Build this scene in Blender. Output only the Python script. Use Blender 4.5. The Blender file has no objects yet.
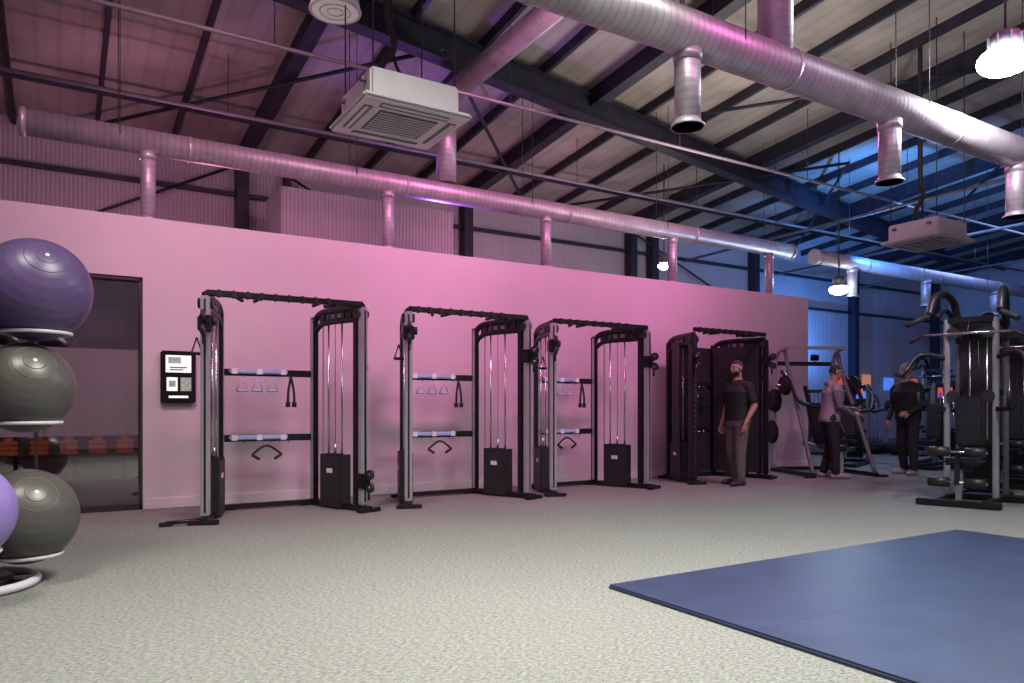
import bpy, bmesh, math, random
from mathutils import Vector, Matrix
random.seed(4)
V=Vector
C=bpy.context
scn=C.scene
scn.view_settings.view_transform='Standard'

# ------------------------------------------------------------------ materials
def mat(name,col,rough=.5,metal=0.0,var=.12,scale=6,bump=0.0,bscale=40,emit=None,es=0,alpha=None,stripe=None,sb=.4,coat=0):
    m=bpy.data.materials.new(name); m.use_nodes=True
    nt=m.node_tree; N=nt.nodes; L=nt.links
    b=N['Principled BSDF']
    tc=N.new('ShaderNodeTexCoord')
    no=N.new('ShaderNodeTexNoise'); no.inputs['Scale'].default_value=scale; no.inputs['Detail'].default_value=4
    L.new(tc.outputs['Object'],no.inputs['Vector'])
    r=N.new('ShaderNodeValToRGB')
    r.color_ramp.elements[0].position=.3; r.color_ramp.elements[1].position=.7
    r.color_ramp.elements[0].color=tuple(c*(1-var) for c in col)+(1,)
    r.color_ramp.elements[1].color=tuple(min(1,c*(1+var)) for c in col)+(1,)
    L.new(no.outputs['Fac'],r.inputs['Fac'])
    out=r.outputs['Color']
    if stripe:
        ax,sc,amt,dist=stripe
        w=N.new('ShaderNodeTexWave'); w.wave_type='BANDS'; w.bands_direction=ax; w.inputs['Scale'].default_value=sc
        w.inputs['Distortion'].default_value=dist
        L.new(tc.outputs['Object'],w.inputs['Vector'])
        r2=N.new('ShaderNodeValToRGB'); r2.color_ramp.elements[0].position=.0; r2.color_ramp.elements[1].position=.25
        r2.color_ramp.elements[0].color=(1-amt,1-amt,1-amt,1); r2.color_ramp.elements[1].color=(1,1,1,1)
        L.new(w.outputs['Fac'],r2.inputs['Fac'])
        mx=N.new('ShaderNodeMix'); mx.data_type='RGBA'; mx.blend_type='MULTIPLY'; mx.inputs[0].default_value=1
        L.new(out,mx.inputs[6]); L.new(r2.outputs['Color'],mx.inputs[7]); out=mx.outputs[2]
        bp=N.new('ShaderNodeBump'); bp.inputs['Strength'].default_value=sb; bp.inputs['Distance'].default_value=.02
        L.new(w.outputs['Fac'],bp.inputs['Height']); L.new(bp.outputs['Normal'],b.inputs['Normal'])
    elif bump:
        n2=N.new('ShaderNodeTexNoise'); n2.inputs['Scale'].default_value=bscale; n2.inputs['Detail'].default_value=5
        L.new(tc.outputs['Object'],n2.inputs['Vector'])
        bp=N.new('ShaderNodeBump'); bp.inputs['Strength'].default_value=bump; bp.inputs['Distance'].default_value=.01
        L.new(n2.outputs['Fac'],bp.inputs['Height']); L.new(bp.outputs['Normal'],b.inputs['Normal'])
    L.new(out,b.inputs['Base Color'])
    b.inputs['Roughness'].default_value=rough; b.inputs['Metallic'].default_value=metal
    if coat: b.inputs['Coat Weight'].default_value=coat
    if emit: 
        b.inputs['Emission Color'].default_value=tuple(emit)+(1,); b.inputs['Emission Strength'].default_value=es
    if alpha is not None: b.inputs['Alpha'].default_value=alpha
    return m
M={}
M['wall']=mat('painted_wall',(.60,.55,.58),.75,var=.03,scale=1.5,bump=.05,bscale=80)
M['white']=mat('white_paint',(.62,.59,.62),.4,var=.04)
M['base']=mat('baseboard_paint',(.68,.64,.66),.4,var=.03)
M['upper']=mat('corrugated_cladding',(.50,.46,.48),.6,var=.08,scale=1,stripe=('X',5.0,.3,0))
M['roof']=mat('roof_lining',(.38,.345,.305),.8,var=.3,scale=.8,stripe=('X',1.2,.12,0),sb=.1)
M['steel']=mat('dark_structural_steel',(.028,.028,.045),.5,.2,var=.3)
M['pipe']=mat('conduit',(.25,.25,.28),.5,.4)
M['ductx']=mat('galvanised_spiral_x',(.50,.45,.51),.45,.5,var=.16,scale=5,stripe=('X',4.5,.2,0),sb=.05)
M['ductz']=mat('galvanised_spiral_z',(.50,.45,.51),.45,.5,var=.16,scale=5,stripe=('Z',4.5,.14,0),sb=.05)
M['ducty']=mat('galvanised_spiral_y',(.50,.45,.51),.45,.5,var=.16,scale=5,stripe=('Y',4.5,.14,0),sb=.05)
M['black']=mat('black_powdercoat',(.012,.012,.015),.42,.2,var=.2)
M['dark']=mat('dark_plastic',(.022,.022,.026),.5,0,var=.2)
M['grey']=mat('grey_plastic',(.14,.14,.16),.5,0)
M['silver']=mat('silver_upright',(.42,.42,.46),.38,.35,var=.08)
M['chrome']=mat('chrome_rod',(.6,.6,.63),.2,1.0,var=.03)
M['rubber']=mat('black_rubber',(.016,.016,.016),.7,0)
M['vinyl']=mat('black_vinyl',(.02,.02,.024),.4,0,bump=.1)
M['cable']=mat('steel_cable',(.05,.05,.05),.4,.5)
M['tray']=mat('accessory_tray',(.42,.52,.80),.5,0)
M['label']=mat('white_label',(.8,.85,.95),.5,0)
M['lampglow']=mat('lamp_diffuser',(1,1,1),.5,emit=(.93,.97,1),es=40)
M['lampoff']=mat('lamp_lens',(.6,.6,.56),.4,emit=(1,.95,.85),es=.15)
M['blueglow']=mat('blue_led_lens',(.1,.4,1),.5,emit=(.15,.5,1),es=12)
M['purpleglow']=mat('purple_led_lens',(.5,.2,1),.5,emit=(.5,.2,1),es=5)
M['ballp']=mat('purple_ball_vinyl',(.090,.055,.15),.38,0,var=.06,scale=3)
M['ballp2']=mat('violet_ball_vinyl',(.24,.17,.45),.38,0,var=.06,scale=3)
M['ballg']=mat('grey_ball_vinyl',(.075,.072,.065),.36,0,var=.06,scale=3)
M['ballr']=mat('rust_ball_vinyl',(.10,.035,.025),.4,0,var=.06,scale=3)
M['orange']=mat('glowing_orange_plastic',(.6,.16,.07),.5,emit=(.7,.17,.06),es=.2)  # self-glow added so the weights show through the door glass
M['matblue']=mat('blue_rubber_tile',(.026,.043,.095),.42,0,var=.18,scale=3,bump=.12,bscale=150)
M['matedge']=mat('mat_edge',(.016,.024,.055),.5,0)
M['frost']=mat('frosted_film',(.24,.21,.24),.6,alpha=.55,var=.05)
M['frame']=mat('door_frame',(.05,.045,.05),.4,.4)
M['screen']=mat('screen_black',(.01,.01,.012),.2)
M['page']=mat('screen_page',(.6,.62,.6),.4,emit=(.80,.95,.88),es=.9,var=.05)
M['pagep']=mat('screen_picture',(.25,.3,.25),.4,emit=(.35,.45,.35),es=.45,var=.6,scale=25)
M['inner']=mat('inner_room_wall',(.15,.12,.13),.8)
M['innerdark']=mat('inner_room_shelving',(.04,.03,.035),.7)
def screenmat(n,c,s=1.0): M[n]=mat(n,c,.5,emit=c,es=s,var=.5,scale=8)
screenmat('poster_red',(.8,.08,.06),.6); screenmat('poster_blue',(.1,.25,.9),.7); screenmat('poster_purple',(.5,.1,.6),.5); screenmat('poster_warm',(.8,.3,.15),.5)

g=bpy.data.materials.new('door_glass'); g.use_nodes=True; nt=g.node_tree; nt.nodes.clear()
o=nt.nodes.new('ShaderNodeOutputMaterial'); mx=nt.nodes.new('ShaderNodeMixShader'); tr=nt.nodes.new('ShaderNodeBsdfTransparent'); gl=nt.nodes.new('ShaderNodeBsdfGlossy')
tr.inputs[0].default_value=(.62,.58,.62,1); gl.inputs['Roughness'].default_value=.02; gl.inputs[0].default_value=(.9,.85,.9,1)
mx.inputs[0].default_value=.18
nt.links.new(tr.outputs[0],mx.inputs[1]); nt.links.new(gl.outputs[0],mx.inputs[2]); nt.links.new(mx.outputs[0],o.inputs[0])
M['glass']=g
def carpet():
    m=bpy.data.materials.new('flecked_carpet'); m.use_nodes=True; nt=m.node_tree; N=nt.nodes; L=nt.links; b=N['Principled BSDF']
    tc=N.new('ShaderNodeTexCoord'); mp=N.new('ShaderNodeMapping'); mp.inputs['Scale'].default_value=(1,2.0,1); mp.inputs['Rotation'].default_value=(0,0,.5)
    L.new(tc.outputs['Object'],mp.inputs[0])
    n1=N.new('ShaderNodeTexNoise'); n1.inputs['Scale'].default_value=38; n1.inputs['Detail'].default_value=7; n1.inputs['Roughness'].default_value=.85
    n2=N.new('ShaderNodeTexNoise'); n2.inputs['Scale'].default_value=.8; n2.inputs['Detail'].default_value=3
    L.new(mp.outputs[0],n1.inputs['Vector']); L.new(tc.outputs['Object'],n2.inputs['Vector'])
    r=N.new('ShaderNodeValToRGB'); e=r.color_ramp.elements; e[0].position=.38; e[1].position=.62
    e[0].color=(.075,.077,.074,1); e[1].color=(.345,.35,.325,1)
    L.new(n1.outputs['Fac'],r.inputs[0])
    r2=N.new('ShaderNodeValToRGB'); r2.color_ramp.elements[0].color=(.85,.85,.85,1); r2.color_ramp.elements[1].color=(1.0,1.0,1.0,1)
    L.new(n2.outputs['Fac'],r2.inputs[0])
    x=N.new('ShaderNodeMix'); x.data_type='RGBA'; x.blend_type='MULTIPLY'; x.inputs[0].default_value=1
    L.new(r.outputs[0],x.inputs[6]); L.new(r2.outputs[0],x.inputs[7]); L.new(x.outputs[2],b.inputs['Base Color'])
    bp=N.new('ShaderNodeBump'); bp.inputs['Strength'].default_value=.3; bp.inputs['Distance'].default_value=.006
    L.new(n1.outputs['Fac'],bp.inputs['Height']); L.new(bp.outputs[0],b.inputs['Normal']); b.inputs['Roughness'].default_value=.9
    return m
M['carpet']=carpet()

# ------------------------------------------------------------------ builder
def frame(p0,p1,up=V((0,0,1))):
    x=(p1-p0).normalized()
    if abs(x.dot(up))>.99: up=V((0,1,0))
    y=up.cross(x).normalized(); z=x.cross(y)
    return Matrix((x,y,z)).transposed()
def catmull(pts,n=6,closed=False):
    pts=[V(p) for p in pts]; out=[]; k=len(pts)
    for i in range(k-1):
        p0=pts[max(i-1,0)];p1=pts[i];p2=pts[i+1];p3=pts[min(i+2,k-1)]
        for j in range(n):
            t=j/n
            out.append(.5*((2*p1)+(p2-p0)*t+(2*p0-5*p1+4*p2-p3)*t*t+(-p0+3*p1-3*p2+p3)*t**3))
    out.append(pts[-1]); return out
class B:
    def __init__(s,name): s.name=name; s.v=[]; s.f=[]; s.m=[]; s.sm=[]; s.ms=[]
    def mi(s,k):
        if k not in s.ms: s.ms.append(k)
        return s.ms.index(k)
    def add(s,vs,fs,k,smooth=False):
        o=len(s.v); s.v+= [tuple(v) for v in vs]; i=s.mi(k)
        for f in fs: s.f.append(tuple(o+a for a in f)); s.m.append(i); s.sm.append(smooth)
    def box(s,c,d,k,R=None,bev=0.0):
        c=V(c); hx,hy,hz=[a/2 for a in d]
        if bev<=0:
            vs=[V((x*hx,y*hy,z*hz)) for x in(-1,1) for y in(-1,1) for z in(-1,1)]
            fs=[(0,1,3,2),(4,6,7,5),(0,4,5,1),(2,3,7,6),(0,2,6,4),(1,5,7,3)]
        else:
            bm=bmesh.new(); bmesh.ops.create_cube(bm,size=1)
            for v in bm.verts: v.co=V((v.co.x*d[0],v.co.y*d[1],v.co.z*d[2]))
            bmesh.ops.bevel(bm,geom=bm.edges[:],offset=min(bev,.45*min(d)),segments=2,affect='EDGES')
            bm.verts.index_update(); vs=[v.co.copy() for v in bm.verts]; fs=[tuple(v.index for v in f.verts) for f in bm.faces]; bm.free()
        if R is not None: vs=[R@v for v in vs]
        s.add([v+c for v in vs],fs,k)
    def beam(s,p0,p1,w,h,k,bev=0,up=V((0,0,1))):
        p0=V(p0);p1=V(p1); s.box((p0+p1)/2,((p1-p0).length,w,h),k,frame(p0,p1,up),bev)
    def cyl(s,p0,p1,r,k,n=16,r1=None,caps=True):
        p0=V(p0);p1=V(p1); R=frame(p0,p1); r1=r if r1 is None else r1
        vs=[];fs=[]
        for i in range(n):
            a=2*math.pi*i/n; d=R@V((0,math.cos(a),math.sin(a))); vs+= [p0+d*r,p1+d*r1]
        for i in range(n):
            j=(i+1)%n; fs.append((2*i,2*j,2*j+1,2*i+1))
        s.add(vs,fs,k,True)
        if caps:
            s.add([vs[2*i] for i in range(n)],[tuple(range(n))[::-1]],k); s.add([vs[2*i+1] for i in range(n)],[tuple(range(n))],k)
    def tube(s,pts,r,k,n=8,closed=False):
        pts=[V(p) for p in pts]; m=len(pts); vs=[];fs=[]; prev=None
        for i,p in enumerate(pts):
            if closed: t=(pts[(i+1)%m]-pts[i-1]).normalized()
            else: t=(pts[min(i+1,m-1)]-pts[max(i-1,0)]).normalized()
            if prev is None:
                u=V((0,0,1)) if abs(t.z)<.95 else V((0,1,0))
                u=(u-t*u.dot(t)).normalized()
            else: u=(prev-t*prev.dot(t)).normalized()
            prev=u; w=t.cross(u)
            for j in range(n):
                a=2*math.pi*j/n; vs.append(p+(u*math.cos(a)+w*math.sin(a))*r)
        for i in range(m if closed else m-1):
            for j in range(n):
                a=i*n+j;b=i*n+(j+1)%n; i2=(i+1)%m; fs.append((a,b,i2*n+(j+1)%n,i2*n+j))
        if not closed: fs.append(tuple(range(n))[::-1]); fs.append(tuple((m-1)*n+j for j in range(n)))
        s.add(vs,fs,k,True)
    def torus(s,c,R,r,k,axis='Z',n=28):
        pts=[]
        for i in range(n):
            a=2*math.pi*i/n; x,y=math.cos(a)*R,math.sin(a)*R
            pts.append(V(c)+(V((x,y,0)) if axis=='Z' else V((x,0,y)) if axis=='Y' else V((0,x,y))))
        s.tube(pts,r,k,8,closed=True)
    def ell(s,c,rad,k,nu=20,nv=12,R=None):
        vs=[];fs=[]
        for i in range(nv+1):
            th=math.pi*i/nv
            for j in range(nu):
                ph=2*math.pi*j/nu
                p=V((rad[0]*math.sin(th)*math.cos(ph),rad[1]*math.sin(th)*math.sin(ph),rad[2]*math.cos(th)))
                if R is not None: p=R@p
                vs.append(V(c)+p)
        for i in range(nv):
            for j in range(nu):
                fs.append((i*nu+j,(i+1)*nu+j,(i+1)*nu+(j+1)%nu,i*nu+(j+1)%nu))
        s.add(vs,fs,k,True)
    def quad(s,ps,k): s.add(ps,[(0,1,2,3)],k)
    def done(s,loc=(0,0,0),rz=0,parent=None):
        me=bpy.data.meshes.new(s.name); me.from_pydata(s.v,[],s.f)
        for k in s.ms: me.materials.append(M[k])
        me.polygons.foreach_set('material_index',s.m); me.polygons.foreach_set('use_smooth',s.sm)
        me.update(); 
        bm=bmesh.new(); bm.from_mesh(me); bmesh.ops.remove_doubles(bm,verts=bm.verts,dist=1e-6); bmesh.ops.recalc_face_normals(bm,faces=bm.faces); bm.to_mesh(me); bm.free()
        ob=bpy.data.objects.new(s.name,me); scn.collection.objects.link(ob); ob.location=loc; ob.rotation_euler=(0,0,rz)
        if parent: ob.parent=parent
        return ob

def zr(y): return 7.1-.1*y
# ------------------------------------------------------------------ room shell
b=B('floor'); b.box((9.5,4.5,-.05),(33,19.4,.1),'carpet'); b.done()
X0,X1,YB=-7,26,14
b=B('wall_partition')
b.box((-4.1,9.1,1.6),(5.8,.2,3.2),'wall'); b.box((6.435,9.1,1.6),(11.31,.2,3.2),'wall'); b.box((-.21,9.1,2.87),(1.98,.2,.66),'wall')
b.box((12.0,11.6,1.6),(.18,4.8,3.2),'wall')
b.done()
b=B('ceiling_lower_room'); b.box((2.5,11.6,3.1),(18.8,4.75,.12),'white'); b.done()
b=B('baseboard_partition'); b.box((6.44,8.985,.06),(11.3,.03,.12),'base',bev=.006); b.box((-4.1,8.985,.06),(5.8,.03,.12),'base',bev=.006); b.done()
b=B('wall_back'); b.box((9.5,14.1,2.95),(33,.2,5.9),'upper'); b.done()
b=B('wall_right'); b.box((26.1,4.5,3.6),(.2,19.4,7.2),'upper'); b.done()
b=B('wall_left'); b.box((-7.1,4.5,3.6),(.2,19.4,7.2),'upper'); b.done()
b=B('ceiling'); 
b.quad([(X0,-5,zr(-5)),(X1,-5,zr(-5)),(X1,14.2,zr(14.2)),(X0,14.2,zr(14.2))],'roof')
b.quad([(X0,-5,zr(-5)+.15),(X1,-5,zr(-5)+.15),(X1,14.2,zr(14.2)+.15),(X0,14.2,zr(14.2)+.15)],'roof'); b.done()
b=B('roof_beams')
x=-6.2
i=0
while x<26:
    h=.15 if i%4 else .28
    b.beam((x,-5,zr(-5)-h/2),(x,13.95,zr(13.95)-h/2),.06 if i%4 else .12,h,'steel')
    if i%4==0: b.beam((x,-5,zr(-5)-h),(x,13.95,zr(13.95)-h),.2,.03,'steel')
    x+=1.12; i+=1
for y in (12,7,4.6,1.5):
    b.beam((X0,y,zr(y)-.3),(X1,y,zr(y)-.3),.05,.07,'steel')
p0=V((-2.4,7.75,6.03)); p1=V((22,11.8,5.6))
for dz,w,h in ((0,.05,.34),(.18,.22,.035),(-.18,.22,.035)): b.beam(p0+V((0,0,dz)),p1+V((0,0,dz)),w,h,'steel')
for (xa,xb) in ((0,4.35),(8.7,4.35),(8.7,13.05),(17.4,13.05)):
    b.cyl((xa,13.5,zr(13.5)-.35),(xb,8.8,zr(8.8)-.35),.03,'steel',8)
    b.cyl((xa,8.8,zr(8.8)-.35),(xb,4.5,zr(4.5)-.35),.03,'steel',8)
b.done()
b=B('wall_columns')
for x in (2.8,3.6,7.36,11.9,12.6,16.3,20.8,25.3):
    w=.2 if x!=3.6 else .1
    b.box((x,13.86,2.9),(w,.24,5.75),'steel')
for z in (4.05,4.95): b.box((9.5,13.9,z),(33,.08,.07),'steel')
for (xa,za,xb,zb) in ((-1,3.5,2.8,5.5),(7.36,3.6,3.6,5.4),(11.9,5.4,16.3,3.6)): b.cyl((xa,13.8,za),(xb,13.8,zb),.025,'steel',8)
b.done()
b=B('bulkhead_upper'); b.box((4.6,12.6,3.95),(3.1,1.0,1.5),'upper'); b.done()
b=B('ceiling_conduits')
for (y,z,r) in ((8.2,5.05,.024),(10.8,5.2,.03)):
    b.cyl((-5,y,z),(25,y,z),r,'pipe',8)
    for x in range(-4,25,3): b.cyl((x,y,z),(x,y,zr(y)),.006,'cable',6)
for x in (13.5,17,21): b.cyl((x,2,5.0),(x,13.7,4.85),.03,'pipe',8)
b.done()

# ------------------------------------------------------------------ ducts
def duct(name,xa,xb,y,z,r,drops,zend,rd,extra=None):
    b=B(name); b.cyl((xa,y,z),(xb,y,z),r,'ductx',32)
    for xx in (xa,xb): b.cyl((xx-.03,y,z),(xx+.03,y,z),r+.012,'ductx',32)
    xx=xa+1.35*1.2
    while xx<xb: b.cyl((xx-.02,y,z),(xx+.02,y,z),r+.007,'ductx',32); xx+=2.7
    for xd in drops:
        b.cyl((xd,y,z),(xd,y,zend),rd,'ductz',24)
        b.cyl((xd,y,zend+.06),(xd,y,zend),rd,'ductz',24,r1=rd*1.2)
        b.cyl((xd,y,zend),(xd,y,zend+.015),rd*1.3,'ductz',24)
        b.cyl((xd,y,z-r-.06),(xd,y,z-r+.03),rd*1.1,'ductz',24)
    xx=xa+.9
    while xx<xb:
        for s in (-1,1): b.cyl((xx,y+s*r,z),(xx,y+s*r,zr(y)),.005,'cable',6)
        xx+=2.7
    if extra: extra(b)
    return b.done()
duct('ventilation_duct',-.33,11.95,9.3,4.12,.14,(.86,3.75,6.3,8.9,11.35),3.22,.08)
duct('ventilation_duct',12.7,24.5,9.3,4.1,.14,(13.9,16.6,19.6),3.4,.1)
def up(b):
    b.cyl((5.38,4.34,4.2),(5.38,4.34,6.6),.15,'ductz',24)
duct('ventilation_duct',1.2,18,4.34,4.13,.175,(4.32,7.1,9.65,12.4,15.1),3.37,.105,up)
b=B('duct_riser')
b.cyl((4.62,9.3,4.26),(4.62,9.3,5.45),.14,'ductz',24); b.ell((4.62,9.3,5.45),(.15,.15,.15),'ductz')
b.cyl((4.62,9.3,5.45),(4.62,6.2,5.5),.14,'ducty',24); b.ell((4.62,6.2,5.5),(.16,.16,.16),'ductz'); b.cyl((4.62,6.2,5.5),(5.3,5.2,6.4),.14,'ductz',24)
b.done()

# ------------------------------------------------------------------ AC cassettes
def ac(cx,cy,z):
    b=B('ceiling_cassette_air_conditioner')
    b.box((cx,cy,z+.16),(.78,.72,.24),'white',bev=.02)
    b.box((cx,cy,z+.02),(.95,.88,.05),'white',bev=.02)
    b.box((cx,cy,z-.006),(.52,.46,.012),'grey',bev=.004)
    for i in range(9): b.box((cx,cy-.2+i*.05,z-.014),(.5,.012,.01),'white')
    for s in (-1,1):
        b.box((cx,cy+s*.335,z-.006),(.6,.07,.01),'grey',Matrix.Rotation(s*.15,3,'X')); b.box((cx+s*.37,cy,z-.006),(.07,.54,.01),'grey')
        b.box((cx,cy+s*.345,z-.012),(.58,.03,.008),'white'); b.box((cx+s*.38,cy,z-.012),(.03,.52,.008),'white')
        for t in (-1,1): b.cyl((cx+s*.36,cy+t*.33,z+.25),(cx+s*.36,cy+t*.33,zr(cy+t*.33)),.007,'cable',6); b.box((cx+s*.41,cy+t*.25,z+.2),(.05,.05,.03),'grey')
    b.tube(catmull([(cx-.1,cy+.1,z+.28),(cx-.12,cy+.1,z+.5),(cx-.02,cy+.05,z+.7),(cx-.1,cy+.05,z+1.1),(cx-.1,cy+.05,zr(cy))]),.028,'rubber')
    b.tube(catmull([(cx,cy+.1,z+.28),(cx+.1,cy+.12,z+.45),(cx-.05,cy+.05,z+.8),(cx-.06,cy+.05,zr(cy))]),.014,'rubber')
    b.box((cx+.2,cy+.38,z+.2),(.18,.06,.12),'white',bev=.01)
    b.done()
ac(2.47,5.87,3.52); ac(10.75,6.0,3.5); 

# ------------------------------------------------------------------ lamps
def light(kind,name,loc,energy,col,target=None,size=1,sy=None,spot=None,spread=None):
    d=bpy.data.lights.new(name,kind); d.energy=energy; d.color=col
    if kind=='AREA':
        d.size=size
        if sy: d.shape='RECTANGLE'; d.size_y=sy
        if spread: d.spread=math.radians(spread)
    elif kind=='SPOT': d.spot_size=spot; d.shadow_soft_size=size; d.spot_blend=.8
    else: d.shadow_soft_size=size
    o=bpy.data.objects.new(name,d); scn.collection.objects.link(o); o.location=loc
    if target is not None: o.rotation_euler=(V(target)-V(loc)).to_track_quat('-Z','Y').to_euler()
    return o
def pendant(loc,r,lit=True,name='high_bay_lamp'):
    b=B(name); x,y,z=loc
    b.cyl((x,y,z+(.06 if lit else 0)),(x,y,z+.10),r*(.8 if lit else 1),'grey' if lit else 'white',32,r1=r*(.6 if lit else .92))
    b.cyl((x,y,z+.10),(x,y,z+.26),r*.55,'grey' if lit else 'white',24)
    for i in range(8):
        a=i*math.pi/4; b.box((x+math.cos(a)*r*.55,y+math.sin(a)*r*.55,z+.17),(.05,.012,.13),'grey',Matrix.Rotation(a,3,'Z'))
    if lit: b.ell((x,y,z),(r*1.0,r*1.0,r*.55),'lampglow',28,12)
    else:
        b.cyl((x,y,z-.012),(x,y,z+.0),r*.9,'lampoff',32)
        b.torus((x,y,z),r*.96,.016,'white'); b.torus((x,y,z-.01),r*.6,.008,'white'); b.torus((x,y,z-.01),r*.3,.008,'white')
    b.cyl((x,y,z+.26),(x,y,zr(y)-.01),.012,'cable',6)
    b.done()
pendant((2.07,6.35,4.6),.22,False,'round_ceiling_diffuser')
pendant((8.1,3.74,4.6),.25)
pendant((13.1,9.05,3.45),.18)
pendant((10.3,11,3.95),.12)
light('POINT','lamp_light',(8.1,3.74,4.3),140,(.95,.97,1),size=.1)
light('POINT','lamp_light',(13.1,9.05,3.2),80,(.5,.7,1),size=.1)
light('POINT','lamp_light',(10.3,11,3.75),15,(1,.95,.9),size=.05)
light('AREA','foreground_lamp',(2.4,2.4,5.6),300,(1,.985,.89),(2.2,3.0,0),size=1.6,spread=112)
light('AREA','foreground_lamp',(-1.2,3.4,5.6),85,(1,.97,.88),(-.6,4.0,0),size=1.2,spread=115)
light('AREA','foreground_lamp',(6.5,.5,5.6),105,(.88,.95,1),(6.5,2.0,0),size=1.6,spread=120)
light('AREA','pink_wall_washer',(.6,5.8,5.3),46,(1,.48,.67),(1.0,9,2.5),size=1.2,sy=.5,spread=100)
light('AREA','pink_wall_washer',(4.2,5.8,5.3),66,(1,.31,.62),(4.4,9,2.4),size=1.6,sy=.5,spread=105)
light('AREA','pink_wall_washer',(8.2,5.8,5.3),50,(1,.24,.60),(8.4,9,2.4),size=1.6,sy=.5,spread=105)
light('SPOT','added_pink_spot',(8.5,7.2,5.0),150,(1,.22,.72),(8.2,4.3,4.3),size=.08,spot=2.2)  # unseen spots added to tint the right duct pink, no fixtures
light('SPOT','added_pink_spot',(4.2,2.4,4.9),95,(1,.22,.66),(5.4,4.34,4.25),size=.08,spot=1.5)
light('SPOT','added_pink_spot',(7.6,2.3,5.2),110,(1,.25,.68),(8.8,4.34,4.25),size=.08,spot=1.5)
light('SPOT','added_pink_spot',(.2,4.6,5.2),45,(1,.30,.66),(2.4,6.0,3.7),size=.08,spot=1.2)  # another added spot, tints the AC cassette rather than a duct
def flood(loc,tgt,glow,e,col,sp=2.2):
    b=B('led_floodlight'); loc=V(loc); d=(V(tgt)-loc).normalized()
    R=frame(loc,loc+d); b.box(loc,(.08,.22,.16),'black',R,bev=.01); b.box(loc+d*.043,(.006,.19,.13),glow,R)
    b.torus(loc,.11,.008,'black','Y',16)
    b.done()
    light('SPOT','flood_light',loc+d*.08,e,col,tgt,size=.05,spot=sp)
flood((4.7,10.1,3.32),(4.65,9.0,6.4),'purpleglow',150,(.38,.16,1),2.0)
flood((.5,10.4,3.32),(1,13.9,4.9),'purpleglow',80,(1,.42,.68),2.6)  # hidden pink floods, here and below, added to brighten cladding and left roof
flood((7.5,10.4,3.32),(8,13.9,4.9),'purpleglow',70,(1,.42,.75),2.6)
flood((1.0,11.4,3.32),(1.2,7.5,6.4),'purpleglow',40,(1,.35,.6),2.6)
flood((13.6,8.2,4.4),(16,10,6.2),'blueglow',520,(.06,.30,1),2.6)
flood((17,6,4.4),(19,7.5,6.4),'blueglow',420,(.06,.30,1),2.6)
flood((17.6,12.9,2.5),(18.6,14,3.6),'blueglow',360,(.06,.28,1),2.7)
light('AREA','added_roof_fill',(8.5,7.4,3.9),50,(1,.88,.74),(8.0,8.2,7),size=1.5)  # fill light without a fixture, added to warm the middle of the roof
light('AREA','background_lamp',(18,9,5.2),110,(.34,.5,1),(17,9,0),size=3)
light('AREA','added_room_fill',(-.2,11.3,3.0),32,(1,.78,.75),(-.2,11.6,0),size=1)  # fill light added to brighten the room behind the glazed door

w=bpy.data.worlds.new('gym_ambient'); scn.world=w; w.use_nodes=True
w.node_tree.nodes['Background'].inputs[0].default_value=(.82,.56,.72,1); w.node_tree.nodes['Background'].inputs[1].default_value=.25

# ------------------------------------------------------------------ glazed door and room beyond
b=B('door_1')
zt=2.53
for x in (-1.185,-.2,.765): b.box((x,9.06,zt/2),(.03,.1,zt),'frame')
b.box((-.21,9.06,zt-.015),(1.96,.1,.03),'frame'); b.box((-.21,9.06,.03),(1.96,.1,.06),'frame')
b.box((-.21,9.06,1.27),(1.9,.012,2.42),'glass'); b.box((-.21,9.05,1.28),(1.9,.003,.93),'frost')
b.cyl((-.12,8.99,.9),(-.12,8.99,1.3),.012,'chrome'); b.done()
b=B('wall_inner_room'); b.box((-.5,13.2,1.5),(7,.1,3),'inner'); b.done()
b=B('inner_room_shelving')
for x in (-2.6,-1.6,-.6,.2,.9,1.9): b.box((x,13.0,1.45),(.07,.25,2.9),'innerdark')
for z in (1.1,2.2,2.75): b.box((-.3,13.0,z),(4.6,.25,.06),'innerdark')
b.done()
b=B('storage_bench_with_orange_weights')
b.box((-.5,12.4,.42),(4.2,.4,.04),'dark'); 
for x in (-2.5,-.5,1.5): b.box((x,12.4,.2),(.05,.38,.4),'dark')
x=-2.4
while x<1.5:
    for z in (.48,.55,.62): b.box((x,12.4,z),(.22,.26,.05),'orange',bev=.01)
    b.box((x,12.4,.67),(.1,.12,.05),'orange'); x+=.36
b.done()

# ------------------------------------------------------------------ wall kiosk
b=B('wall_mounted_tablet_display')
b.box((1.13,8.96,1.455),(.36,.06,.58),'screen',bev=.015)
b.box((1.13,8.927,1.60),(.26,.004,.19),'page'); b.box((1.09,8.924,1.64),(.13,.004,.07),'pagep'); b.box((1.13,8.924,1.56),(.18,.004,.012),'screen'); b.box((1.11,8.924,1.535),(.14,.004,.012),'screen')
b.box((1.065,8.927,1.375),(.11,.004,.15),'page'); b.box((1.065,8.924,1.38),(.07,.004,.07),'pagep'); b.box((1.205,8.927,1.375),(.11,.004,.15),'pagep'); b.box((1.13,8.927,1.235),(.2,.004,.025),'page')
b.done()

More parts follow.
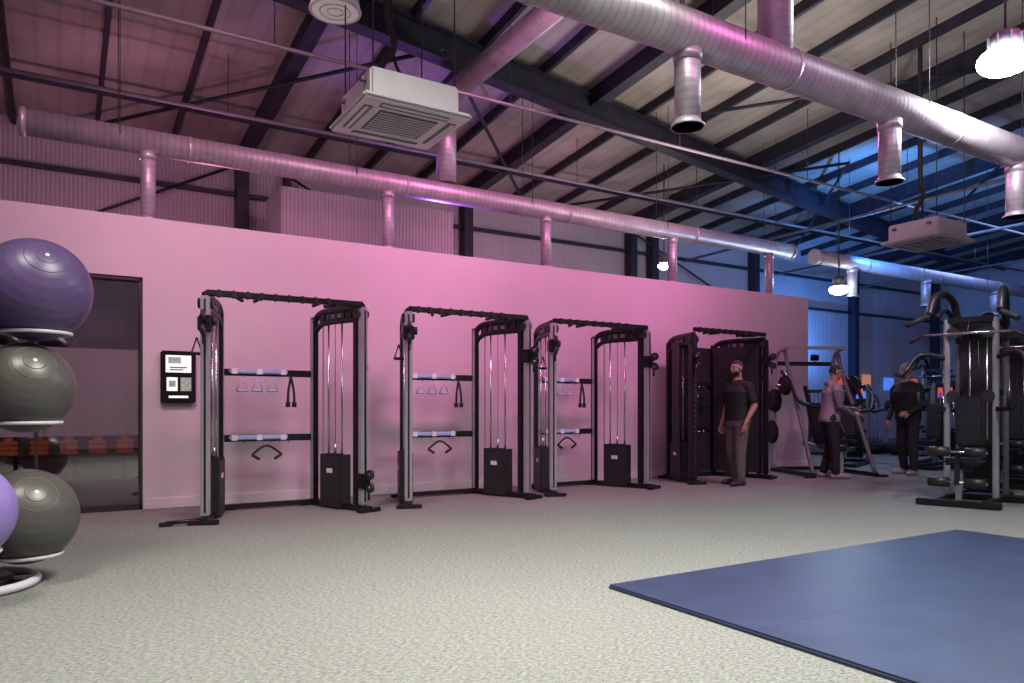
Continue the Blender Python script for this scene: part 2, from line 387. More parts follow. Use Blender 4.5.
# ------------------------------------------------------------------ functional trainers
def trainer(cx,fy,black=False,carr=(1.9,.35),foot=False,W=.79,H=2.25):
    b=B('cable_functional_trainer')
    for s in (-1,1):
        F=V((s*W,0,0)); K=V((s*(W-.29),.85,0)); d=(K-F).normalized(); n=V((-d.y,d.x,0))*s
        at=lambda t,z,o=0: F+d*t+n*o+V((0,0,z))
        R=frame(F,K); Ln=(K-F).length
        post='black' if black else 'silver'
        b.beam(at(-.12,.035),at(Ln+.08,.035),.08,.06,'black',bev=.01)
        b.beam(at(-.1,.025,-.14),at(-.1,.025,.14),.08,.04,'black',bev=.008); b.beam(at(Ln+.04,.025,-.14),at(Ln+.04,.025,.14),.07,.04,'black',bev=.008)
        b.box(at(0,1.13),(.075,.085,2.12),post,R,bev=.012); b.box(at(-.039,1.13),(.004,.02,2.05),'black',R)
        for i in range(24): b.cyl(at(-.044,.25+i*.075),at(-.036,.25+i*.075),.007,'chrome' if black else 'dark',8)
        b.box(at(.10,1.13),(.08,.06,2.12),'black',R,bev=.01)
        b.box(at(Ln-.03,1.1),(.09,.06,2.1),'black',R,bev=.01)
        if not black: b.box(at(Ln-.03,1.1,.033),(.035,.006,2.05),'silver',R); b.box(at(Ln-.03,1.1,-.033),(.035,.006,2.05),'silver',R)
        arch=[at(Ln-.02,1.95),at(Ln-.03,2.08),at(Ln-.12,2.17),at(Ln-.3,2.2),at(.25,2.2),at(0,2.2)]
        b.tube(catmull(arch,5),.038,'black',8)
        arch=[at(Ln-.02,1.85),at(Ln-.05,1.97),at(Ln-.16,2.05),at(Ln-.32,2.07),at(.25,2.07),at(.1,2.07)]
        b.tube(catmull(arch,5),.03,'black',8)
        for t in (.2,.32,.44,.56,.68): b.box(at(t,2.13),(.05,.05,.12),'black',R)
        b.box(at(.45,2.14),(.62,.02,.14),'dark',R)
        for o in (-.02,.02): b.box(at(.45,2.13,o),(.3,.006,.05),'grey',R)
        for t in (.36,.60): b.cyl(at(t,.08),at(t,2.1),.011,'chrome',8)
        b.cyl(at(.48,.7),at(.48,2.1),.004,'cable',6)
        for i in range(13): b.box(at(.48,.13+i*.033),(.3,.13,.028),'black',R,bev=.004)
        b.box(at(.48,.58),(.2,.1,.05),'dark',R,bev=.01); b.cyl(at(.48,.58),at(.48,.72),.015,'chrome',8)
        for o in (.075,-.075): b.box(at(.48,.3,o),(.34,.008,.56),'dark',R); b.box(at(.48,.42,o*1.07),(.1,.003,.05),'label',R)
        for t in (.31,.65): b.box(at(t,.31,0),(.02,.15,.58),'dark',R,bev=.005)
        b.box(at(.70,1.1),(.014,.014,2.0),'silver',R) 
        if black:
            b.box(at(.46,1.1,.07),(.76,.01,2.0),'dark',R)
            b.box(at(.46,1.1,-.07),(.25,.01,2.0),'dark',R)
        zc=carr[0] if s<0 else carr[1]
        b.box(at(0,zc),(.13,.13,.16),'black',R,bev=.015)
        for dz in (.07,-.07):
            c=at(-.12,zc+dz); b.cyl(c-n*.018,c+n*.018,.052,'dark',20); b.cyl(c-n*.022,c+n*.022,.018,'chrome',10)
            b.box((c+at(0,zc))/2,(.12,.012,.05),'black',R)
        c=at(.03,zc+.03,.08*-s); b.cyl(c-n*.02,c+n*.02,.045,'dark',16)
        b.cyl(at(-.1,zc-.12),at(-.1,zc-.2),.014,'rubber')
        b.cyl(at(-.06,zc),at(-.045,2.15),.004,'cable',6)
        c=at(.03,2.12,.0); b.cyl(c-n*.07,c+n*.07,.05,'dark',18)
        hz=zc-.28 if zc>1 else 1.55
        c=at(.12,hz,-.1); b.tube([c+V((0,0,.16)),c+V((-.05,0,0)),c+V((.05,0,0)),c+V((0,0,.16))],.008,'rubber'); b.cyl(c+V((-.055,0,0)),c+V((.055,0,0)),.016,'rubber')
    b.beam((-W,0,H-.03),(W,0,H-.03),.06,.06,'black',bev=.01)
    for i in range(9):
        x=-W+.12+i*(2*W-.5)/8; b.box((x,-.005,H-.03),(.04,.075,.075),'dark',bev=.01)
    for s in (-1,1): b.cyl((s*.3,-.05,H-.06),(s*.3,.16,H-.06),.018,'rubber'); b.cyl((s*.52,-.05,H-.06),(s*.42,.16,H-.06),.018,'rubber')
    Wb=W-.29
    for z in (1.5,.78):
        b.beam((-Wb,.85,z),(Wb,.85,z),.06,.075,'black',bev=.01)
        if not black:
            b.box((-.12,.78,z+.01),(.62,.08,.05),'tray',bev=.012)
            for x in (-.38,-.12,.14): b.box((x,.737,z+.01),(.06,.006,.06),'label')
        for x in (-.28,-.15,.1,.2): b.cyl((x,.82,z-.02),(x,.74,z-.05),.007,'chrome',6)
    b.beam((-Wb,.85,.04),(Wb,.85,.04),.06,.05,'black')
    if black: b.box((0,.87,1.1),(2*Wb,.02,2.0),'dark')
    for x in (-.3,-.14,.02):
        c=V((x,.75,1.3)); b.tube([c+V((0,0,.14)),c+V((-.06,0,0)),c+V((.06,0,0)),c+V((0,0,.14))],.006,'tray'); b.cyl(c+V((-.06,0,0)),c+V((.06,0,0)),.014,'tray')
    for x in (.22,):
        b.tube(catmull([(x,.74,1.46),(x-.03,.73,1.3),(x-.035,.73,1.16)]),.014,'rubber'); b.tube(catmull([(x,.74,1.46),(x+.03,.73,1.3),(x+.035,.73,1.16)]),.014,'rubber')
        for q in (-.035,.035): b.cyl((x+q,.73,1.18),(x+q,.73,1.12),.025,'rubber')
    b.tube(catmull([(-.2,.74,.6),(-.05,.72,.7),(.12,.74,.6)]),.013,'rubber'); b.tube([(-.2,.74,.6),(-.12,.74,.55)],.016,'rubber'); b.tube([(.12,.74,.6),(.04,.74,.55)],.016,'rubber')
    if foot: b.cyl((-W-.35,-.02,.03),(-W,.0,.04),.02,'black'); b.box((-W-.35,-.02,.02),(.12,.06,.04),'black',bev=.01)
    b.done((cx,fy,0))
trainer(1.99,7.6,carr=(1.92,.33),foot=True)
trainer(4.12,7.65,carr=(1.95,1.75))
trainer(6.13,7.72,carr=(1.9,1.75))
trainer(8.72,7.85,True,carr=(1.8,1.85),W=.78,H=2.3)

# ------------------------------------------------------------------ exercise balls + rack
PC=V((-.52,5.6,0))
b=B('exercise_ball_rack')
b.torus((PC.x,PC.y,.03),.40,.028,'white',n=48); b.cyl((PC.x,PC.y,.0),(PC.x,PC.y,.03),.32,'rubber',40); b.cyl((PC.x,PC.y,.03),(PC.x,PC.y,.06),.28,'black',40)
for a in (0,1.57,3.14,4.71): b.beam((PC.x,PC.y,.03),(PC.x+.40*math.cos(a),PC.y+.40*math.sin(a),.03),.05,.03,'white')
b.cyl((PC.x,PC.y,.03),(PC.x,PC.y,1.95),.03,'black')
balls=[]
for ti,z in enumerate((.42,1.235,1.857)):
    for ai,a in enumerate((0,2.094,4.189)):
        r=(.30,.285,.325)[ti]; rad=(.34,.335,.39)[ti]
        k={0:['ballg','ballr','ballp2'],1:['ballg','ballr','ballg'],2:['ballp','ballg','ballp']}[ti][ai]
        zz=z; aa=a
        if ti==0 and ai==2: aa=-1.50; rad=.56; zz=.53; r=.285
        if ti==0 and ai==1: aa=2.5; zz=.62; rad=.36; r=.27
        c=V((PC.x+rad*math.cos(aa),PC.y+rad*math.sin(aa),zz)); balls.append((c,r,k))
        rr=.2; h=math.sqrt(r*r-rr*rr); b.torus((c.x,c.y,zz-h-.018),rr,.012,'white',n=28)
        if rad>rr: b.cyl((PC.x,PC.y,zz-h-.018),(c.x-rr*math.cos(aa),c.y-rr*math.sin(aa),zz-h-.018),.014,'black')
b.done()
def ball(c,r,k):
    b=B('exercise_ball'); nu,nv=48,48; vs=[];fs=[]
    for i in range(nv+1):
        th=math.pi*i/nv
        for j in range(nu):
            ph=2*math.pi*j/nu; q=r
            lat=math.cos(th)
            if .15<abs(lat)<.9: q=r*(1-.006*(1 if i%3==0 else 0))
            vs.append(V((q*math.sin(th)*math.cos(ph),q*math.sin(th)*math.sin(ph),q*lat)))
    for i in range(nv):
        for j in range(nu): fs.append((i*nu+j,(i+1)*nu+j,(i+1)*nu+(j+1)%nu,i*nu+(j+1)%nu))
    b.add(vs,fs,k,True); b.cyl((0,0,r-.004),(0,0,r+.004),.012,'white')
    for q in (.06,.12): b.torus((0,0,math.sqrt(r*r-q*q)),q,.003,k)
    o=b.done(c); o.rotation_euler=(math.radians(55),0,math.radians(15)); return o
for c,r,k in balls: ball(c,r,k)

# ------------------------------------------------------------------ mat
b=B('rubber_floor_mat')
b.box((4.86,1.3,.008),(3.98,4.5,.014),'matedge')
for i in range(2):
    for j in range(4):
        b.box((2.885+.9875+i*1.98,3.55-.55-j*1.11,.015),(1.9785,1.1085,.018),'matblue')
b.done()

# ------------------------------------------------------------------ plate loaded press rack
def plates(b,c,ax,r=.2,n=3,s=1):
    for i in range(n): b.cyl(V(c)+V(ax)*(.045*i),V(c)+V(ax)*(.045*i+.036),r-.02*i,'rubber',28); 
    b.cyl(V(c),V(c)+V(ax)*(.045*n+.12),.025,'chrome',12)
def press(loc,rz):
    b=B('plate_loaded_press_machine')
    for s in (-1,1):
        x=s*.55
        b.beam((x,-.75,.04),(x,.6,.04),.07,.06,'black',bev=.01)
        b.tube(catmull([(x,.5,.05),(x,.5,1.0),(x,.48,1.8),(x,.38,2.08),(x*.9,.1,2.15)],6),.035,'silver')
        b.tube(catmull([(x,-.7,.05),(x*.95,-.3,.9),(x*.9,.1,1.7),(x*.9,.25,2.1)],6),.035,'grey')
        b.tube(catmull([(x*.9,.35,1.75),(x*1.05,-.05,1.55),(x*1.05,-.3,1.25),(x*.7,-.35,1.15)],5),.032,'black')
        b.cyl((x*.7,-.35,1.15),(x*.4,-.35,1.12),.022,'rubber')
        plates(b,(x*1.1,.0,1.5),(s,0,0),.17,2); plates(b,(x*1.1,.35,1.25),(s,0,0),.2,3)
        b.beam((x,-.75,.02),(x*1.3,-.75,.02),.08,.04,'black')
        plates(b,(x*1.05,.5,.7),(s,0,0),.2,2)
    b.beam((-.55,.5,1.9),(.55,.5,1.9),.06,.07,'black'); b.beam((-.55,.1,2.15),(.55,.1,2.15),.05,.05,'silver'); b.beam((-.55,.55,.05),(.55,.55,.05),.07,.06,'black')
    b.beam((0,.5,.5),(0,-.6,.35),.06,.08,'silver'); b.beam((0,-.6,.0),(0,-.6,.35),.06,.06,'silver',up=V((0,1,0)))
    b.box((0,-.35,.47),(.32,.45,.08),'vinyl',Matrix.Rotation(.1,3,'X'),bev=.03); b.box((0,.05,.85),(.3,.09,.75),'vinyl',Matrix.Rotation(-.35,3,'X'),bev=.03)
    b.beam((0,.45,1.5),(0,.1,.7),.05,.06,'black')
    b.done(loc,rz)
press((11.05,8.0,0),math.radians(-22))

# ------------------------------------------------------------------ multi station at right
def stack(b,c,n=16,w=.3,d=.14,h=2.0):
    c=V(c)
    for i in range(n): b.box(c+V((0,0,.14+i*.034)),(w,d,.029),'black',bev=.004)
    for q in (-.09,.09): b.cyl(c+V((q,0,.08)),c+V((q,0,h)),.011,'chrome',8)
    b.cyl(c+V((0,0,.6)),c+V((0,0,h)),.005,'cable',6); b.box(c+V((0,0,.16+n*.034)),(w*.7,d*.7,.05),'dark',bev=.01); b.box(c+V((0,0,h)),(w+.1,d,.08),'black',bev=.02)
def multigym(loc,rz=0):
    b=B('multi_station_cable_machine')
    for s in (-1,1):
        for q in (-1,1):
            b.box((s*.25,q*.28,1.1),(.06,.08,2.15),'silver' if q<0 else 'grey',bev=.015)
        b.beam((s*.25,-.9,.04),(s*.25,.6,.04),.08,.07,'black',bev=.01)
        b.tube(catmull([(s*.25,.28,2.1),(s*.27,.15,2.4),(s*.3,-.15,2.5),(s*.34,-.45,2.42),(s*.36,-.62,2.2)],6),.045,'black',10)
        b.tube(catmull([(s*.25,.28,1.9),(s*.27,.1,2.2),(s*.3,-.15,2.3),(s*.33,-.4,2.2)],6),.03,'black',10)
        b.cyl((s*.36,-.62,2.2),(s*.55,-.8,2.08),.03,'rubber')
        b.tube(catmull([(s*.25,-.28,1.7),(s*.5,-.45,1.75),(s*.62,-.6,1.55),(s*.62,-.75,1.5)],5),.03,'black'); b.cyl((s*.62,-.75,1.5),(s*.62,-.95,1.5),.024,'rubber')
        b.box((s*.45,-.5,1.15),(.09,.4,.08),'vinyl',bev=.03); b.beam((s*.25,-.28,1.1),(s*.45,-.5,1.1),.05,.05,'black')
        b.cyl((s*.45,-.72,1.12),(s*.45,-.72,1.3),.02,'rubber')
        b.cyl((s*.18,-.28,2.0),(s*.18,-.34,2.0),.07,'dark',20); b.cyl((s*.18,-.28,1.25),(s*.18,-.34,1.25),.07,'dark',20)
    for z in (.5,1.3,2.15): b.beam((-.25,.28,z),(.25,.28,z),.06,.08,'black',bev=.01); 
    b.beam((-.25,-.28,2.15),(.25,-.28,2.15),.06,.08,'black',bev=.01); b.beam((-.25,.6,.04),(.25,.6,.04),.08,.07,'black'); b.beam((-.42,-.9,.04),(.42,-.9,.04),.1,.07,'black',bev=.01)
    b.box((0,.19,1.35),(.4,.01,1.5),'dark')
    stack(b,(0,.1,0),h=2.05)
    stack(b,(.62,.1,0),h=1.9); b.box((.85,.1,1.0),(.06,.09,2.0),'silver',bev=.01); b.beam((.25,.1,1.98),(.9,.1,1.98),.06,.08,'black')
    b.box((.45,.1,.04),(1.2,.3,.06),'black',bev=.01)
    b.box((0,-.62,.5),(.36,.42,.08),'vinyl',bev=.03); b.beam((0,-.3,.42),(0,-.85,.42),.06,.07,'black'); b.beam((0,-.85,.05),(0,-.85,.42),.06,.06,'silver',up=V((0,1,0)))
    for z in (.28,.62): b.cyl((-.28,-.95,z),(-.08,-.95,z),.055,'vinyl',16); b.cyl((.08,-.95,z),(.28,-.95,z),.055,'vinyl',16); b.cyl((-.3,-.95,z),(.3,-.95,z),.015,'chrome')
    b.beam((0,-.95,.25),(0,-.9,.66),.05,.04,'black',up=V((0,1,0)))
    b.box((0,-.33,.95),(.3,.08,.6),'vinyl',bev=.03)
    b.cyl((-.45,-.5,1.98),(.45,-.5,1.98),.016,'chrome'); b.cyl((-.45,-.5,1.98),(-.6,-.5,1.9),.018,'rubber'); b.cyl((.45,-.5,1.98),(.6,-.5,1.9),.018,'rubber'); b.cyl((0,-.5,1.98),(0,-.35,2.15),.005,'cable')
    b.done(loc,rz)
multigym((9.45,4.68,0),math.radians(-75))
multigym((12.0,5.4,0),math.radians(-75))

# ------------------------------------------------------------------ background equipment
def machine(loc,rz,acc=None):
    b=B('selectorised_weight_machine')
    stack(b,(0,.5,0),h=1.55); 
    for s in (-1,1):
        b.box((s*.24,.5,.8),(.06,.1,1.6),'grey',bev=.01); b.beam((s*.24,-.7,.04),(s*.24,.65,.04),.07,.06,'black')
        b.tube(catmull([(s*.25,.3,1.5),(s*.42,.0,1.35),(s*.45,-.25,1.1),(s*.35,-.45,1.05)],5),.03,'black'); b.cyl((s*.35,-.45,1.05),(s*.2,-.5,1.05),.022,'rubber')
    b.beam((-.24,-.68,.04),(.24,-.68,.04),.07,.06,'black'); b.beam((0,.5,.3),(0,-.6,.3),.07,.07,'grey')
    b.box((0,-.3,.48),(.36,.4,.08),'vinyl',bev=.03); b.box((0,-.02,.88),(.3,.08,.65),'vinyl',Matrix.Rotation(-.15,3,'X'),bev=.03); b.box((0,-.3,.37),(.08,.08,.14),'silver')
    if acc: b.box((0,.42,1.5),(.3,.02,.12),acc)
    b.done(loc,rz)
def treadmill(loc,rz,scr):
    b=B('treadmill')
    b.box((0,0,.16),(.8,1.9,.14),'dark',bev=.03); b.box((0,-.1,.235),(.5,1.5,.012),'rubber'); b.box((0,.8,.26),(.7,.35,.18),'grey',bev=.05)
    for s in (-1,1):
        b.box((s*.35,0,.04),(.06,1.5,.08),'black'); b.tube(catmull([(s*.36,.8,.2),(s*.37,.75,.8),(s*.34,.6,1.25)],5),.035,'silver'); b.tube(catmull([(s*.34,.62,1.1),(s*.34,.3,1.05),(s*.34,.05,1.0)],4),.025,'rubber')
    b.box((0,.6,1.22),(.72,.12,.2),'dark',Matrix.Rotation(-.4,3,'X'),bev=.03); b.box((0,.62,1.48),(.5,.05,.34),'dark',bev=.02); b.box((0,.592,1.48),(.36,.004,.2),scr)
    b.done(loc,rz)
def dumbbells(loc,rz):
    b=B('dumbbell_rack')
    for s in (-1,1):
        b.beam((s*1.1,-.3,.03),(s*1.1,.3,.03),.06,.05,'black'); b.beam((s*1.1,-.15,.05),(s*1.1,.2,1.1),.06,.08,'black',up=V((0,1,0)))
    for z,y in ((.35,-.08),(.68,.03),(1.0,.14)):
        for q in (-.08,.08): b.beam((-1.1,y+q,z),(1.1,y+q,z),.03,.04,'silver')
        for i in range(9):
            x=-.98+i*.245; b.cyl((x,y-.13,z+.09),(x,y+.13,z+.09),.016,'chrome',8)
            for s in (-1,1): b.cyl((x,y+s*.06,z+.09),(x,y+s*.16,z+.09),.075,'rubber',14)
    b.done(loc,rz)
def bench(loc,rz):
    b=B('weight_bench'); b.box((0,0,.43),(.3,1.1,.08),'vinyl',bev=.03); b.beam((0,-.5,.36),(0,.5,.36),.06,.06,'silver')
    for y in (-.48,.48): b.beam((0,y,.0),(0,y,.36),.06,.06,'silver',up=V((0,1,0))); b.beam((-.28,y,.03),(.28,y,.03),.06,.05,'black')
    b.done(loc,rz)
machine((13.2,8.9,0),-1.2); machine((14.6,9.7,0),-1.0,'poster_red'); machine((13.9,7.6,0),-1.5); machine((15.3,8.3,0),-1.3,'poster_red')
machine((15.9,11.7,0),-1.0); machine((13.4,6.3,0),-1.1); machine((15.2,6.6,0),-1.7,'poster_blue'); machine((14.2,11.2,0),-.9,'poster_red'); machine((14.7,4.9,0),-1.3)
dumbbells((16.5,13.3,0),0); dumbbells((19.2,13.3,0),0); bench((13.0,10.5,0),.6)
for y,k in ((12.0,'poster_blue'),(11.0,'poster_red'),(10.0,'poster_purple'),(9.0,'poster_red'),(8.0,'poster_blue'),(7.0,'poster_red')): treadmill((17.8,y,0),-1.57,k)
multigym((20.5,8.6,0),-1.3); multigym((20.5,11.2,0),-1.3)
b=B('wall_posters')
for x,z,w_,h,k in ((20.3,1.9,.5,.4,'poster_red'),(21.6,2.0,.4,.35,'poster_warm'),(22.8,1.9,.5,.4,'poster_blue'),(24.2,1.9,.4,.4,'poster_red')): b.box((x,13.96,z),(w_,.04,h),k)
for y,k in ((12.8,'poster_purple'),(11.2,'poster_blue'),(9.6,'poster_warm')): b.box((25.97,y,2.0),(.04,.7,.45),k)
b.done()

# ------------------------------------------------------------------ people
def capsule(p0,p1,r0,r1,n=14):
    p0=V(p0);p1=V(p1); R=frame(p0,p1) if (p1-p0).length>1e-5 else Matrix.Identity(3); vs=[];fs=[]; rings=[]
    for i in range(1,6): a=math.pi/2*i/5; rings.append((p0-R@V((math.cos(a)*r0,0,0)),r0*math.sin(a)))
    for i in range(5): a=math.pi/2*i/5; rings.append((p1+R@V((math.sin(a)*r1,0,0)),r1*math.cos(a)))
    for c,r in rings:
        for j in range(n): a=2*math.pi*j/n; vs.append(c+R@V((0,math.cos(a)*r,math.sin(a)*r)))
    k=len(rings)
    for i in range(k-1):
        for j in range(n): fs.append((i*n+j,i*n+(j+1)%n,(i+1)*n+(j+1)%n,(i+1)*n+j))
    vs.append(p0-R@V((r0,0,0))); vs.append(p1+R@V((r1,0,0)))
    for j in range(n): fs.append((k*n,(j+1)%n,j)); fs.append((k*n+1,(k-1)*n+j,(k-1)*n+(j+1)%n))
    return vs,fs
def person(name,loc,heading,pose,cloth,scale=1.0,hair='short',beard=False):
    b=B(name+'_src'); segs=[]
    def cap(p0,p1,r0,r1,lab,n=14):
        vs,fs=capsule(p0,p1,r0,r1,n); b.add(vs,fs,'white',True); segs.append((V(p0),V(p1),(r0+r1)/2,lab))
    lean=pose.get('lean',0)
    def T(p):
        p=V(p); q=p-V((0,0,.93)); c,s=math.cos(lean),math.sin(lean); return V((q.x,q.y*c+q.z*s,-q.y*s+q.z*c+.93))
    secs=[(.84,.15,.11,0,'pants'),(.93,.172,.128,-.005,'pants'),(1.02,.165,.125,.0,'top'),(1.12,.158,.122,.005,'top'),(1.24,.172,.13,.01,'top'),(1.35,.19,.132,.008,'top'),(1.43,.195,.115,0,'top'),(1.49,.15,.085,-.005,'top'),(1.525,.08,.065,-.005,'top')]
    n=24; vs=[];fs=[]
    for (z,rx,ry,yo,l) in secs:
        rx*=pose.get('fat',1.0) if z<1.4 else 1; ry*=pose.get('fat',1.0) if z<1.4 else 1
        for j in range(n):
            a=2*math.pi*j/n; ca,sa=math.cos(a),math.sin(a)
            x=rx*math.copysign(abs(ca)**.85,ca); y=ry*math.copysign(abs(sa)**.85,sa)+yo; vs.append(T((x,y,z)))
    k=len(secs)
    for i in range(k-1):
        for j in range(n): fs.append((i*n+j,i*n+(j+1)%n,(i+1)*n+(j+1)%n,(i+1)*n+j))
    fs.append(tuple(range(n))[::-1]); fs.append(tuple((k-1)*n+j for j in range(n)))
    b.add(vs,fs,'white',True)
    for z in (1.02,1.15,1.3,1.4): segs.append((T((-.08,0,z)),T((.08,0,z)),.11,'top'))
    segs.append((V((-.08,0,.88)),V((.08,0,.88)),.10,'pants'))
    nb=T((0,-.01,1.49)); hc=T((0,.02,1.69)); 
    cap(nb,T((0,.005,1.62)),.062,.057,'skin')
    ry=Matrix.Rotation(pose.get('headyaw',0),3,'Z')@Matrix.Rotation(-pose.get('nod',0),3,'X')
    H=lambda p: hc+ry@V(p)
    b.ell(H((0,-.012,.02)),(.078,.098,.10),'white',24,18,R=ry)
    b.ell(H((0,.03,-.045)),(.062,.066,.072),'white',20,14,R=ry)
    b.ell(H((0,.075,-.085)),(.028,.022,.022),'white',12,8,R=ry)
    b.ell(H((0,.083,.03)),(.045,.012,.012),'white',12,8,R=ry)
    for s in (-1,1):
        b.ell(H((s*.078,-.005,-.005)),(.012,.02,.032),'white',10,8,R=ry); b.ell(H((s*.042,.06,-.02)),(.022,.02,.02),'white',10,8,R=ry)
    vs,fs=capsule(H((0,.088,.02)),H((0,.108,-.022)),.009,.014,10); b.add(vs,fs,'white',True)
    vs,fs=capsule(H((-.02,.088,-.055)),H((.02,.088,-.055)),.009,.009,8); b.add(vs,fs,'white',True)
    if cloth.get('hood'): 
        vs,fs=capsule(T((-.07,-.075,1.5)),T((.07,-.075,1.5)),.05,.05,12); b.add(vs,fs,'white',True); segs.append((T((-.07,-.075,1.5)),T((.07,-.075,1.5)),.05,'top'))
    for s,key in ((-1,'L'),(1,'R')):
        sh=T((s*.20,-.005,1.42)); e,w_,hd,pn=[V(q) for q in pose[key]]
        e=T(e); w_=T(w_)
        cap(T((s*.12,0,1.43)),sh,.078,.072,'top'); 
        mid=sh.lerp(e,.72)
        cap(sh,mid,.072,.062,'sleeve')
        long=cloth.get('long')
        cap(mid,e,.058 if long else .049,.054 if long else .045,'sleeve' if long else 'skin'); cap(e,w_,.052 if long else .046,.038 if long else .030,'sleeve' if long else 'skin')
        d=hd.normalized(); pn=(pn-d*pn.dot(d)).normalized(); sd=d.cross(pn)
        ths=pose.get('thumb',{}).get(key,1)
        for i,(o,l) in enumerate(((-.03,.062),(-.01,.07),(.011,.066),(.03,.054))):
            kn=w_+d*.095+sd*o; cap(w_+d*.01+sd*o*.5,kn,.016,.013,'skin',10)
            k2=kn+(d*.85+pn*.45).normalized()*l*.6; k3=k2+(d*.3+pn*.9).normalized()*l*.55
            cap(kn,k2,.0115,.0105,'skin',8); cap(k2,k3,.0105,.009,'skin',8)
        t0=w_+d*.03+sd*(-.03*ths); t1=t0+d*.04-sd*.03*ths+pn*.015; t2=t1+d*.035+pn*.012
        cap(t0,t1,.015,.013,'skin',8); cap(t1,t2,.0125,.010,'skin',8)
    for s,key in ((-1,'l'),(1,'r')):
        kn,an,toe=[V(q) for q in pose[key]]
        hp=V((s*.09,0,.9))
        cap(hp,kn,.104,.08,'pants'); cap(kn,an+V((0,0,.03)),.078,.064,'pants')
        t=(toe-an); t.z=0; t.normalize(); h=an-t*.05; h.z=.04; m=an+t*.1; m.z=.04; f=an+t*.19; f.z=.034
        cap(h,m,.042,.044,'shoe'); cap(m,f,.044,.034,'shoe'); cap(an,h+t*.03,.045,.04,'shoe')
    src=b.done(); 
    rm=src.modifiers.new('r','REMESH'); rm.mode='VOXEL'; rm.voxel_size=.0065
    smd=src.modifiers.new('s','SMOOTH'); smd.iterations=3; smd.factor=.5
    dg=C.evaluated_depsgraph_get(); dg.update(); me=bpy.data.meshes.new_from_object(src.evaluated_get(dg)); bpy.data.objects.remove(src)
    me.name=name+'_body'
    me.materials.clear()
    names=['skin','top','sleeve','pants','shoe','hair','beard']
    for nme in names: me.materials.append(M[cloth.get(nme,cloth['top'] if nme=='sleeve' else 'hair_dark' if nme in ('hair','beard') else 'skin')])
    idx=[];iry=ry.inverted()
    for p in me.polygons:
        c=p.center; q=iry@(c-hc)
        if c.z>hc.z-.14 and (c-hc).length<.17 and q.z>-.125 :
            l='skin'
            if hair=='short' and (q.z>.052+max(0,q.y)*.2 or (q.y<.01 and q.z>-.035 and abs(q.x)<.085 and not(abs(q.x)>.076 and q.y>-.03))): l='hair'
            if beard and q.y>.005 and q.z<-.045 and not(q.z>-.062 and abs(q.x)<.02): l='beard'
            idx.append(names.index(l)); continue
        best=1e9;l='top'
        for a,e_,r,lab in segs:
            ab=e_-a; t=0 if ab.length<1e-6 else max(0,min(1,(c-a).dot(ab)/ab.length_squared)); dd=(c-(a+ab*t)).length-r
            if dd<best: best=dd; l=lab
        if l in('top','pants') and abs(c.x)<.22 and .8<c.z<1.1: l='top' if c.z>cloth.get('hem',.93) and (abs(c.x)<.2) else 'pants'
        idx.append(names.index(l))
    me.polygons.foreach_set('material_index',idx); me.polygons.foreach_set('use_smooth',[True]*len(idx))
    em=bpy.data.objects.new(name,None); scn.collection.objects.link(em)
    ob=bpy.data.objects.new('body',me); scn.collection.objects.link(ob); ob.parent=em
    fb=B('face')
    for s in (-1,1):
        fb.ell(H((s*.031,.078,.008)),(.014,.008,.007),'white',12,8,R=ry); fb.ell(H((s*.031,.0845,.008)),(.006,.003,.006),'dark',10,6,R=ry)
        fb.ell(H((s*.032,.09,.03)),(.019,.006,.0045),'hair_dark',10,6,R=ry)
    fb.ell(H((0,.098,-.055)),(.022,.005,.005),'lips',12,6,R=ry)
    fo=fb.done(); fo.parent=em
    em.location=loc; hx,hy=heading; em.rotation_euler=(0,0,math.atan2(hy,hx)-math.pi/2); em.scale=(scale,)*3
    return em
M['skin']=mat('skin',(.38,.21,.155),.55,var=.08,scale=20); M['lips']=mat('lips',(.30,.10,.09),.5); M['hair_dark']=mat('hair_dark',(.03,.02,.018),.7,var=.4,scale=80,bump=.5,bscale=200)
M['tee_black']=mat('black_tshirt',(.012,.012,.016),.8,bump=.6,bscale=12); M['pants_khaki']=mat('khaki_trousers',(.12,.105,.095),.85,bump=.6,bscale=12)
M['hoodie']=mat('grey_hoodie',(.30,.26,.32),.85,bump=.6,bscale=12); M['gilet']=mat('dark_sleeve',(.16,.13,.17),.85,bump=.6,bscale=12); M['pants_black']=mat('black_trousers',(.012,.012,.015),.8,bump=.6,bscale=12)
M['shoe_dark']=mat('dark_trainers',(.03,.03,.035),.5); M['shoe_light']=mat('light_trainers',(.3,.28,.28),.5)
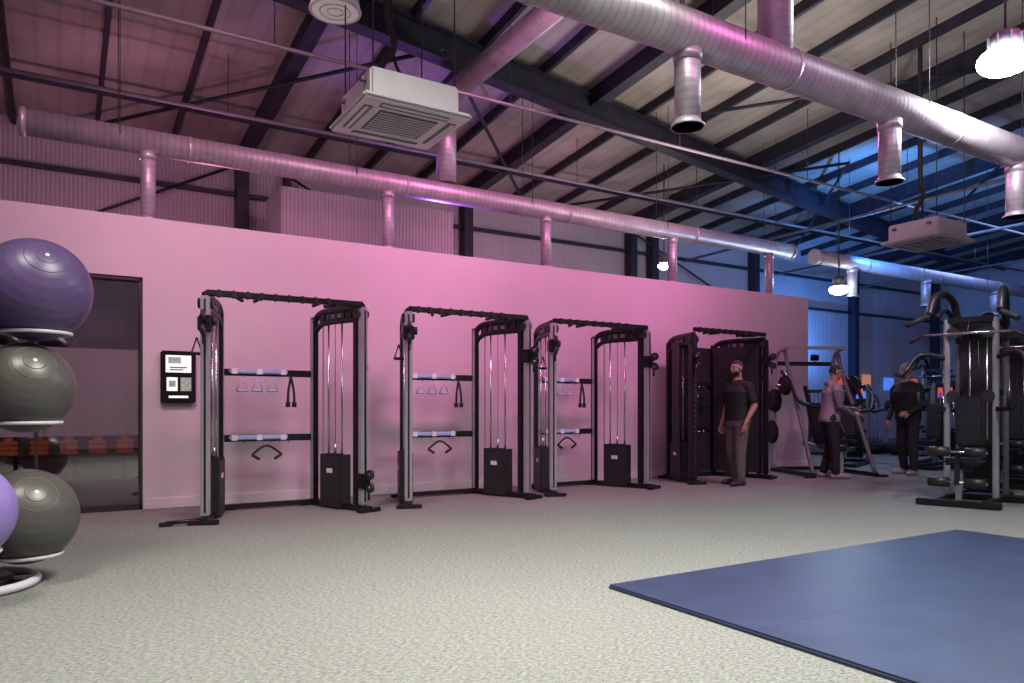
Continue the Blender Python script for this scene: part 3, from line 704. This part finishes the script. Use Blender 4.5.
person('man_in_black_tshirt',(8.38,7.42,0),(-.93,.05),dict(
  L=((-.27,-.05,1.14),(-.25,.10,.90),(0,.3,-1),(1,0,.2)),R=((.27,-.06,1.14),(.26,.06,.88),(0,.25,-1),(-1,0,.2)),thumb={'L':-1,'R':1},
  l=((-.11,.06,.48),(-.12,.06,.09),(-.15,.35,0)),r=((.11,.02,.48),(.13,-.08,.09),(.19,.2,0)),headyaw=.0,nod=.1,lean=.0,fat=1.18),
  dict(skin='skin',top='tee_black',pants='pants_khaki',shoe='shoe_dark',hair='hair_dark',beard='hair_dark'),1.0,'short',True)
person('man_in_grey_hoodie',(10.50,7.42,0),(.75,-.6),dict(
  L=((-.27,.06,1.16),(-.10,.3,1.14),(.4,1,.1),(.3,0,-1)),R=((.27,.05,1.15),(.14,.3,1.05),(-.3,1,.2),(-.3,0,-1)),
  l=((-.11,.04,.48),(-.14,-.05,.09),(-.18,.3,0)),r=((.12,.05,.48),(.15,.05,.09),(.2,.3,0)),headyaw=.1,nod=.25,lean=.10,fat=1.22),
  dict(skin='skin',top='hoodie',sleeve='gilet',pants='pants_black',shoe='shoe_light',hair='hair_dark',long=True,hood=True,hem=.9),1.0,'short')
person('man_in_black_jacket',(12.15,7.1,0),(-.9,.1),dict(
  L=((-.27,.02,1.16),(-.2,.24,1.02),(.3,1,-.1),(.8,0,-.6)),R=((.28,-.04,1.15),(.26,.12,.92),(0,.35,-1),(-1,0,.2)),thumb={'L':-1,'R':1},
  l=((-.11,.05,.48),(-.13,.03,.09),(-.17,.3,0)),r=((.12,.0,.48),(.15,-.1,.09),(.22,.2,0)),headyaw=-.1,nod=.15,lean=.06,fat=1.22),
  dict(skin='skin',top='tee_black',sleeve='tee_black',pants='pants_black',shoe='shoe_light',hair='hair_dark',long=True,hem=.86),1.03,'bald')

# ------------------------------------------------------------------ camera
cd=bpy.data.cameras.new('camera'); cam=bpy.data.objects.new('camera',cd); scn.collection.objects.link(cam)
cam.location=(0,0,1.1); cam.rotation_euler=(math.pi/2,0,math.radians(58.5-90)); cd.sensor_width=36; cd.lens=739/1024*36; cd.shift_y=67.5/1024
scn.camera=cam
